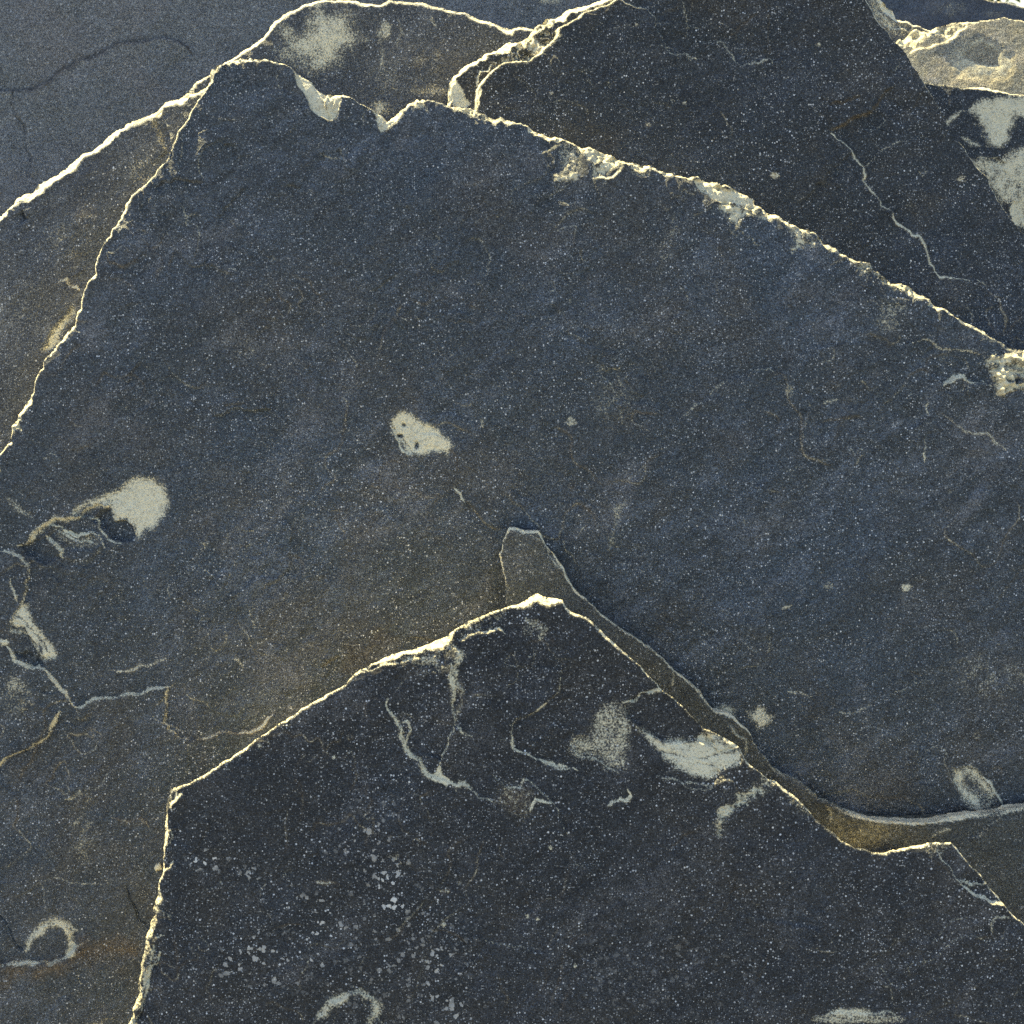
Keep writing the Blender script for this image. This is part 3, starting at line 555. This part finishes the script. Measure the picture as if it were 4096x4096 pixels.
# broken corner lower right
s.line(Z(9, 1450, 940, 1480, 1030, 1580, 1145, 1640, 1168, 1725, 1160), 5, .6, 1.2, 50)
s.line(Z(9, 1580, 1160, 1700, 1230, 1850, 1302), 5, .95, 2., 50, wv=.2)
s.line(Z(9, 1750, 1430, 1745, 1370, 1780, 1335, 1850, 1345), 6, .5, .4)
s.poly(Z(9, 1350, 950, 1530, 935, 1500, 980, 1400, 1000), pale=.35, soft=14, ragd=14, rough=1.2, tex=1.4)
# strata on the left edge
s.line(Z(7, 940, 740, 970, 700, 1010, 655), 5, .9, 1.2, 30); s.line(Z(7, 930, 720, 965, 690, 975, 650), 5, .8, 1., 30); s.line(Z(7, 905, 890, 945, 860, 940, 930), 6, .9, 1., 30)
s.line(Z(7, 905, 1090, 935, 1070, 960, 1030), 5, .9, 1.2, 30)
s.poly(Z(7, 780, 1500, 850, 1480, 880, 1560, 860, 1620, 810, 1650, 790, 1850, 750, 1932, 720, 1980, 740, 1740), pale=.25, depth=-4, soft=6, ragd=8, rough=1.5, tex=2, kill=.4)
s.line(Z(7, 880, 1540, 862, 1610, 815, 1650, 795, 1780, 770, 1880, 740, 1990), 6, .95, 2., 40); s.line(Z(7, 835, 1500, 825, 1600, 790, 1690, 785, 1820), 4, .9, 1.2, 25)
for k in range(6): s.line(Z(7, 880 + k * 10, 1290 + k * 8, 905 + k * 8, 1310 + k * 9, 880 + k * 9, 1350 + k * 2), 3, .5, .5, 20)
s.line(Z(7, 850, 1450, 905, 1445), 4, .6, .6, 30)
# ring scars at the bottom
s.line(Z(7, 1700, 1990, 1725, 1930, 1780, 1870, 1830, 1800, 1932, 1755) + Z(8, 120, 1748, 190, 1790, 212, 1842, 180, 1932, 160, 2000), 15, .75, .8, 50)
s.line(Z(9, 830, 1925, 860, 1870, 950, 1868, 1100, 1872, 1190, 1858, 1260, 1912), 12, .85, .5, 60); s.blob(*Z(9, 1000, 1900)[0], 170, 20, pale=.5)
s.line(Z(8, 560, 1200, 620, 1210), 5, .4, .2, rust=.6); s.line(Z(7, 1740, 1150, 1800, 1165, 1885, 1172), 6, .4, .2, rust=.6)
for x, y, rx, ry, a in ((830, 3440, 90, 50, 1), (1280, 3750, 130, 150, .8), (1560, 3560, 110, 150, 1), (1060, 3850, 220, 150, .6), (1450, 3350, 140, 180, .5), (1760, 3920, 90, 200, .7), (1220, 3620, 170, 60, .6), (1000, 3500, 60, 50, .5), (1850, 4050, 120, 80, .7), (1600, 3800, 300, 300, .35), (2600, 3900, 500, 250, .12)):
    s.blob(x, y, rx, ry, spots=a, hard=.2)
for x, y, r in ((1335, 3031, 7), (2202, 3392, 9), (1040, 2980, 9), (2110, 3662, 9), (2150, 3670, 7), (2300, 3860, 8), (1775, 3700, 11)): s.blob(x, y, r, r, pale=.7)
s.line(Z(5, 1040, 1550, 1100, 1590, 1150, 1610, 1110, 1680), 14, .4, .1); s.blob(*Z(5, 1080, 1600)[0], 60, 50, pale=.42, hard=.1)
s.scratches(24, 750, 2900, 3900, 4050)
s.build(M_front, 'frontmost dark speckled slab at the bottom with a pointed peak and grey crystal spots', wallpale=.6)

# ------------------------------------------------------------------ thin middle slab between them
mid_out = [(2028, 2520), (2030, 2430, 6), (2024, 2343, 6), (2009, 2270, 6), (1995, 2216, 7), (2006, 2205, 4), (2013, 2161, 4), (2035, 2111, 8), (2096, 2122, 9), (2154, 2122, 8), (2183, 2183, 5), (2219, 2219, 6), (2256, 2270, 9), (2299, 2357, 12), (2343, 2393, 5),
    (2393, 2444, 4), (2466, 2502, 4), (2545, 2553, 4), (2640, 2625, 6), (2719, 2698, 8), (2740, 2711, 10), (2805, 2768, 14), (2863, 2848, 16), (2942, 2870, 18), (2993, 2921, 14), (3015, 2971, 8), (3051, 3022, 7), (3102, 3080, 8), (3145, 3109, 10), (3239, 3160, 13), (3334, 3221, 14),
    (3421, 3261, 13), (3508, 3283, 13), (3624, 3290, 12), (3783, 3279, 13), (3928, 3265, 15), (4036, 3250, 16), (4096, 3236, 18), (4500, 3150), (4800, 4900), (1900, 4900)]
s = Slab(mid_out, Plane(.030, 22), .026, 500, fine=(1960, 2080, 4160, 3780), step=4.5, steep=.8)
s.line(Z(5, 1110, 1080, 1150, 1150, 1190, 1230, 1230, 1270, 1290, 1370), 4, .5, .7, 30); s.line(Z(5, 960, 1070, 1040, 1090, 1130, 1130), 3, .3, .3)
s.line(Z(9, 300, 290, 340, 330, 400, 365, 405, 400, 395, 450), 6, .5, 1., 40, rust=.4)
s.line(Z(9, 1640, 910, 1690, 900, 1740, 850, 1800, 800, 1932, 790), 3, .3, .8, 60); s.line(Z(9, 840, 735, 870, 760, 870, 830), 8, .3, 0, rust=.5)
s.line(Z(9, 1420, 905, 1450, 880, 1530, 860), 5, .35, .2, rust=.4); s.line(Z(5, 1800, 1770, 1850, 1840, 1840, 1932), 7, .35, .3)
s.blob(3480, 3340, 300, 110, rust=.6, hard=0)  # yellow-brown dust plus warm bounce glow painted into the pocket's colour
s.build(M_mid, 'thin brownish slab wedged between the largest slab and the frontmost slab')

# ------------------------------------------------------------------ slabs behind
A_out = [(-900, 1350), (-300, 1040, 50), (-80, 890, 50), (0, 833, 52), (72, 768, 56), (174, 699, 48), (290, 623, 40), (406, 551, 34), (478, 500, 44), (558, 460, 42), (616, 435, 34), (645, 395, 40), (725, 366, 52), (804, 333, 48), (850, 270, 30), (900, 300), (1000, 450), (1300, 800), (1500, 4600), (-900, 4600)]
s = Slab(A_out, Plane(-.062, 22), .055, 700, fine=(-60, 240, 960, 1860), step=4.5, steep=1.25, terr=.08, wn=.45)
s.line(Z(1, 860, 600, 850, 700, 890, 780, 930, 840), 10, .4, 1.5, 60); s.poly(Z(1, 870, 590, 940, 620, 950, 720, 930, 800, 880, 760, 850, 680), pale=.18, depth=-3, soft=20, ragd=12, tex=1, part='flake_scar')
s.line(Z(1, 330, 1560, 370, 1540, 390, 1580, 440, 1600), 8, .55, .5, rust=.4); s.blob(*Z(1, 380, 1300)[0], 160, 160, pale=.26, hard=0); s.blob(*Z(1, 470, 1200)[0], 60, 90, pale=.24, rust=.3, hard=0); s.blob(*Z(1, 780, 950)[0], 90, 120, pale=.23, hard=0)
s.blob(*Z(1, 130, 1700)[0], 200, 300, pale=.18, hard=0)
s.poly(Z(1, 400, 1690, 425, 1730, 330, 1860, 290, 1932, 240, 1932, 290, 1820, 340, 1770), pale=.85, depth=-3, soft=9, ragd=4, tex=.2, part='pale_scar')
s.line(Z(1, 130, 1170, 150, 1210), 16, 0, -3, 20, groove=4)
s.build(M_A, 'grey slab at the left edge with broad bright top rim, behind the largest slab')

C_out = [(700, 420), (840, 290, 10), (942, 212, 14), (1043, 138, 20), (1087, 72, 22), (1152, 33, 18), (1217, 4, 14), (1300, -8, 12), (1450, 4, 16), (1524, 3, 22), (1741, 14, 20), (1857, 47, 16), (1960, 80, 34), (2038, 109, 30), (2075, 101, 20), (2300, 180), (2400, 1500), (2400, 4300), (700, 4300)]
s = Slab(C_out, Plane(-.150, 22), .06, 900, fine=(800, -60, 2120, 560), step=4.5, steep=1.25, terr=.12, wn=.5)
s.poly(Z(1, 1525, 265, 1600, 205, 1680, 170, 1720, 110, 1750, 60, 1850, 60, 1945, 130, 1980, 220, 1940, 270, 1880, 300, 1820, 350, 1760, 400, 1700, 390, 1650, 340, 1560, 320), pale=.80, soft=34, ragd=30, tex=.3, scale=60, part='pale_scar')
s.blob(*Z(1, 1730, 10)[0], 60, 30, pale=.7, hard=.2); s.blob(*Z(1, 1580, 170)[0], 50, 40, pale=.5, hard=.2)
s.poly(Z(2, 850, 105, 950, 150, 1000, 130, 960, 200, 900, 165), pale=.9, depth=-2.5, soft=7, ragd=5, part='flake_scar')
s.line(Z(2, 240, 120, 245, 250, 235, 370), 14, .5, 0); s.line(Z(2, 335, 100, 325, 260), 7, .3, 0); s.line(Z(2, 520, 90, 545, 150), 8, .4, 0); s.blob(*Z(2, 260, 160)[0], 30, 50, pale=.6, hard=.2)
s.blob(*Z(2, 280, 420)[0], 120, 90, pale=.26, hard=0); s.blob(*Z(2, 520, 330)[0], 150, 70, pale=.22, rust=.2, hard=0); s.blob(*Z(2, 230, 590)[0], 50, 40, pale=.7, hard=.1); s.blob(*Z(2, 530, 500)[0], 90, 30, pale=.5, hard=.1)
s.build(M_A, 'grey mottled slab with large cream patch, left of centre at the top')

D_out = [(1650, 620), (1785, 406, 16), (1788, 341, 26), (1803, 290, 30), (1850, 239, 30), (1908, 207, 30), (1973, 174, 38), (2002, 149, 56), (2075, 105, 85), (2147, 65, 85), (2219, 25, 60), (2277, -4, 36), (2500, -60), (3000, -130), (3430, -70, 5), (3464, 0, 5), (3508, 80, 5), (3551, 130, 4), (3576, 167, 3), (3638, 239, 3), (3696, 326, 3),
    (3783, 471, 3), (3884, 630, 3), (3986, 783, 3), (4066, 899, 3), (4096, 935, 3), (4400, 1350), (4600, 4400), (1650, 4400)]
s = Slab(D_out, Plane(-.060, 22), .075, 1100, fine=(1740, -60, 4160, 1460), step=4.5, steep=1.25, relief=.8, terr=.15, wn=.7, ledges=.7)
inner = Z(2, 3400, -400, 1700, -80, 1510, 8, 1420, 40, 1330, 90, 1230, 140, 1200, 200, 1120, 290, 1000, 330, 890, 345, 850, 390, 800, 440, 770, 480, 765, 600, 700, 1700, 3400, 1900)
P = rag(inner, .06, 1101, True, 20); Dd, *_ = seg_dist(s.ax, s.ay, P, 200); sd = np.where(inside(s.ax, s.ay, P), Dd, -Dd)
left = (s.X < 2700) & (s.Y < 700); lev = (1 - ss(-10, 8, sd + 5 * fbm(s.X, s.Y, 50, 5, 3))) * left * ss(2700, 2430, s.X)
s.h -= .014 * lev
band = np.exp(-(sd / 9.) ** 2) * left * (s.X < 2600); s.pale = np.maximum(s.pale, band * .95)
s.poly(Z(2, 1230, 130, 1230, 190, 1150, 260, 1030, 330, 890, 350, 860, 330, 950, 260, 1060, 190, 1150, 150), pale=.72, depth=-2, soft=10, ragd=14, rough=4.0, tex=1.6, scale=34, part='flake_scar')
s.poly(Z(2, 640, 400, 690, 470, 735, 550, 700, 575, 630, 560, 610, 460), pale=1, depth=-3, soft=6, ragd=4, tex=.2, part='pale_scar')
s.line(Z(2, 775, 590, 770, 400, 785, 370, 850, 330), 4, .9, 1.5, 20)
s.line(Z(3, 870, 735, 930, 780, 965, 815, 1000, 870, 1050, 930, 1055, 965, 1040, 1000, 1110, 1080, 1140, 1135, 1200, 1165, 1260, 1250, 1400, 1400, 1440, 1500, 1470, 1530, 1540, 1530, 1600, 1540, 1680, 1545, 1720, 1570), 6, .8, 1.2, 110, rust=.35)
s.line(Z(3, 1720, 1570, 1800, 1650, 1835, 1750, 1820, 1850), 4, .3, .5, rust=.6)
s.line(Z(3, 860, 718, 890, 710, 960, 670, 1030, 640, 1095, 615, 1120, 580, 1150, 530, 1220, 475), 5, .15, -1.8, 80, rust=.5, groove=1.2)
s.line(Z(3, 110, 245, 200, 235, 270, 230, 310, 290, 330, 330, 370, 360, 400, 350, 440, 345, 530, 320, 550, 350), 6, .42, .9, 50)
s.line(Z(3, 0, 300, 60, 295, 120, 320), 7, .4, .4); s.line(Z(3, 500, -20, 520, 100, 520, 200, 535, 290), 5, .1, 1., 60, rust=.5, groove=.6); s.line(Z(3, 40, 0, 70, 100, 65, 200), 6, .3, .5)
s.line(Z(2, 1500, 8, 1560, -2, 1640, 40, 1750, 90, 1790, 200, 1835, 295, 1880, 320), 4.5, .5, 1.0, 60)
s.line(Z(3, 1240, 300, 1245, 350, 1225, 400), 4, .4, .3); s.line(Z(3, 1080, 0, 1110, 80, 1140, 120, 1200, 170, 1260, 185), 4, .45, 1., 20)
for z, x, y, r in ((3, 555, 970, 18), (3, 1590, 985, 18), (2, 1180, 515, 9), (3, 800, 245, 9), (2, 1715, 685, 12), (3, 60, 570, 9), (2, 1650, 140, 10)): s.blob(*Z(z, x, y)[0], r, r * .8, pale=.5, rust=.5)
s.scratches(22, 2100, 60, 4000, 1100)
s.build(M_D, 'dark speckled slab at upper right crossed by a long pale crack')

F_out = [(3500, 320), (3696, 322, 4), (3790, 335, 5), (3884, 342, 8), (3940, 336, 14), (4000, 352, 14), (4051, 368, 7), (4096, 372, 4), (4500, 400), (4900, 1500), (4900, 4000), (3500, 4000)]
s = Slab(F_out, Plane(-.19, 22), .05, 1300, fine=(3640, 300, 4160, 1000), step=4.5)
s.poly(Z(3, 1690, 570, 1760, 535, 1840, 520, 2000, 525, 1990, 620, 1900, 660, 1860, 710, 1860, 770, 1800, 825, 1740, 790, 1690, 680, 1640, 610), pale=.95, soft=12, ragd=16, tex=.15, part='pale_scar')
s.poly(Z(3, 1650, 890, 1730, 860, 1800, 870, 1860, 815, 1990, 810, 2000, 1300, 1890, 1250, 1860, 1120, 1790, 1100, 1720, 990), pale=.72, soft=10, ragd=10, tex=.4, part='pale_scar')
s.poly(Z(3, 1870, 1110, 1932, 1100, 1932, 1200, 1890, 1245, 1855, 1180), pale=1, depth=-2, soft=5, ragd=5)
s.line(Z(3, 1520, 760, 1500, 700, 1560, 630, 1640, 600), 8, .5, .3); s.line(Z(3, 1590, 750, 1650, 790, 1700, 800), 10, .6, .3); s.line(Z(3, 1700, 960, 1720, 1020, 1750, 1050), 6, .5, .3)
s.line(Z(3, 1740, 870, 1830, 900, 1810, 930), 4, .2, -.8)
s.build(M_D, 'dark slab with large whitish patches at the right edge')

E_out = [(3400, 320), (3560, 190, 40), (3576, 167, 60), (3631, 130, 90), (3667, 98, 90), (3783, 93, 55), (3850, 90, 18), (3928, 87, 6), (4096, 94, 5), (4500, 100), (4900, 3800), (3300, 3800)]
s = Slab(E_out, Plane(-.27, 29.5), .10, 1500, fine=(3540, 60, 4160, 420), step=4.5, steep=.9)
s.poly(Z(3, 1500, 340, 1620, 230, 1750, 210, 1830, 290, 1880, 380, 1840, 450, 1700, 470, 1560, 430), pale=.62, depth=-2, soft=16, ragd=12, rust=.35, tex=.4, part='cream_scar')
s.poly(Z(3, 1600, 270, 1700, 250, 1790, 290, 1790, 370, 1700, 370, 1590, 330), kill=.7, depth=-2, soft=10, ragd=6)
s.line(Z(3, 1300, 300, 1400, 270, 1500, 240, 1560, 180, 1610, 140), 8, .9, 2, 60)
s.build(M_E, 'pale cream and grey block catching the sun at the right edge near the top')

H_out = [(3250, -250), (3500, -120, 20), (3544, 0, 24), (3587, 29, 22), (3609, 62, 24), (3667, 94, 14), (3740, 130, 8), (3800, 700), (3800, 3600), (3250, 3600)]
s = Slab(H_out, Plane(-.42, 22), .05, 1700, fine=(3420, -60, 3760, 240), step=4.5)
s.poly([(3440, -40), (3530, -10), (3580, 60), (3640, 110), (3580, 160), (3520, 100)], pale=.45, depth=-2, soft=12, ragd=8, tex=.5, part='flake_scar')
s.line([(3500, -30), (3530, 50), (3580, 110), (3640, 130)], 5, .7, 1.5, 20); s.line([(3470, -20), (3510, 70), (3560, 120)], 4, .6, 1.5, 20)
s.build(M_A, 'small visible corner of a grey layered slab beside the cream block')

B_out = [(-1200, -500), (200, -520), (1500, -420), (2650, -260), (3050, 900), (3050, 3500), (-1200, 3500)]
s = Slab(B_out, Plane(-.36, 23), .06, 1900, fine=(-60, -60, 2320, 860), step=5)
s.line([(-40, 345), (40, 358), (130, 358), (200, 320), (240, 285), (310, 240), (370, 228), (430, 190), (490, 165), (560, 163), (640, 148), (700, 158), (745, 180), (765, 215)], 9.5, .12, 2.6, 90, rust=1., groove=1.6)
s.line([(50, 370), (80, 480), (100, 600), (125, 710)], 6, 0, -1.2, 60, rust=.4, groove=2.6)
s.blob(2200, 0, 60, 22, pale=.5, hard=.2)
s.build(M_B, 'smooth blue-grey slab far back at top left with a thin brown crack')

G_out = [(1500, -200), (3300, -90), (3935, -8, 6), (4010, 6, 6), (4096, 27, 6), (4700, 190), (4800, 2300), (1500, 2300)]
s = Slab(G_out, Plane(-1.25, 20), .15, 2100, fine=(3560, -60, 4160, 180), step=6)
s.blob(3800, 40, 90, 50, pale=.3, hard=0); s.blob(3980, 55, 60, 30, pale=.25, hard=0)
s.build(M_G, 'distant dark slab standing against the sky')
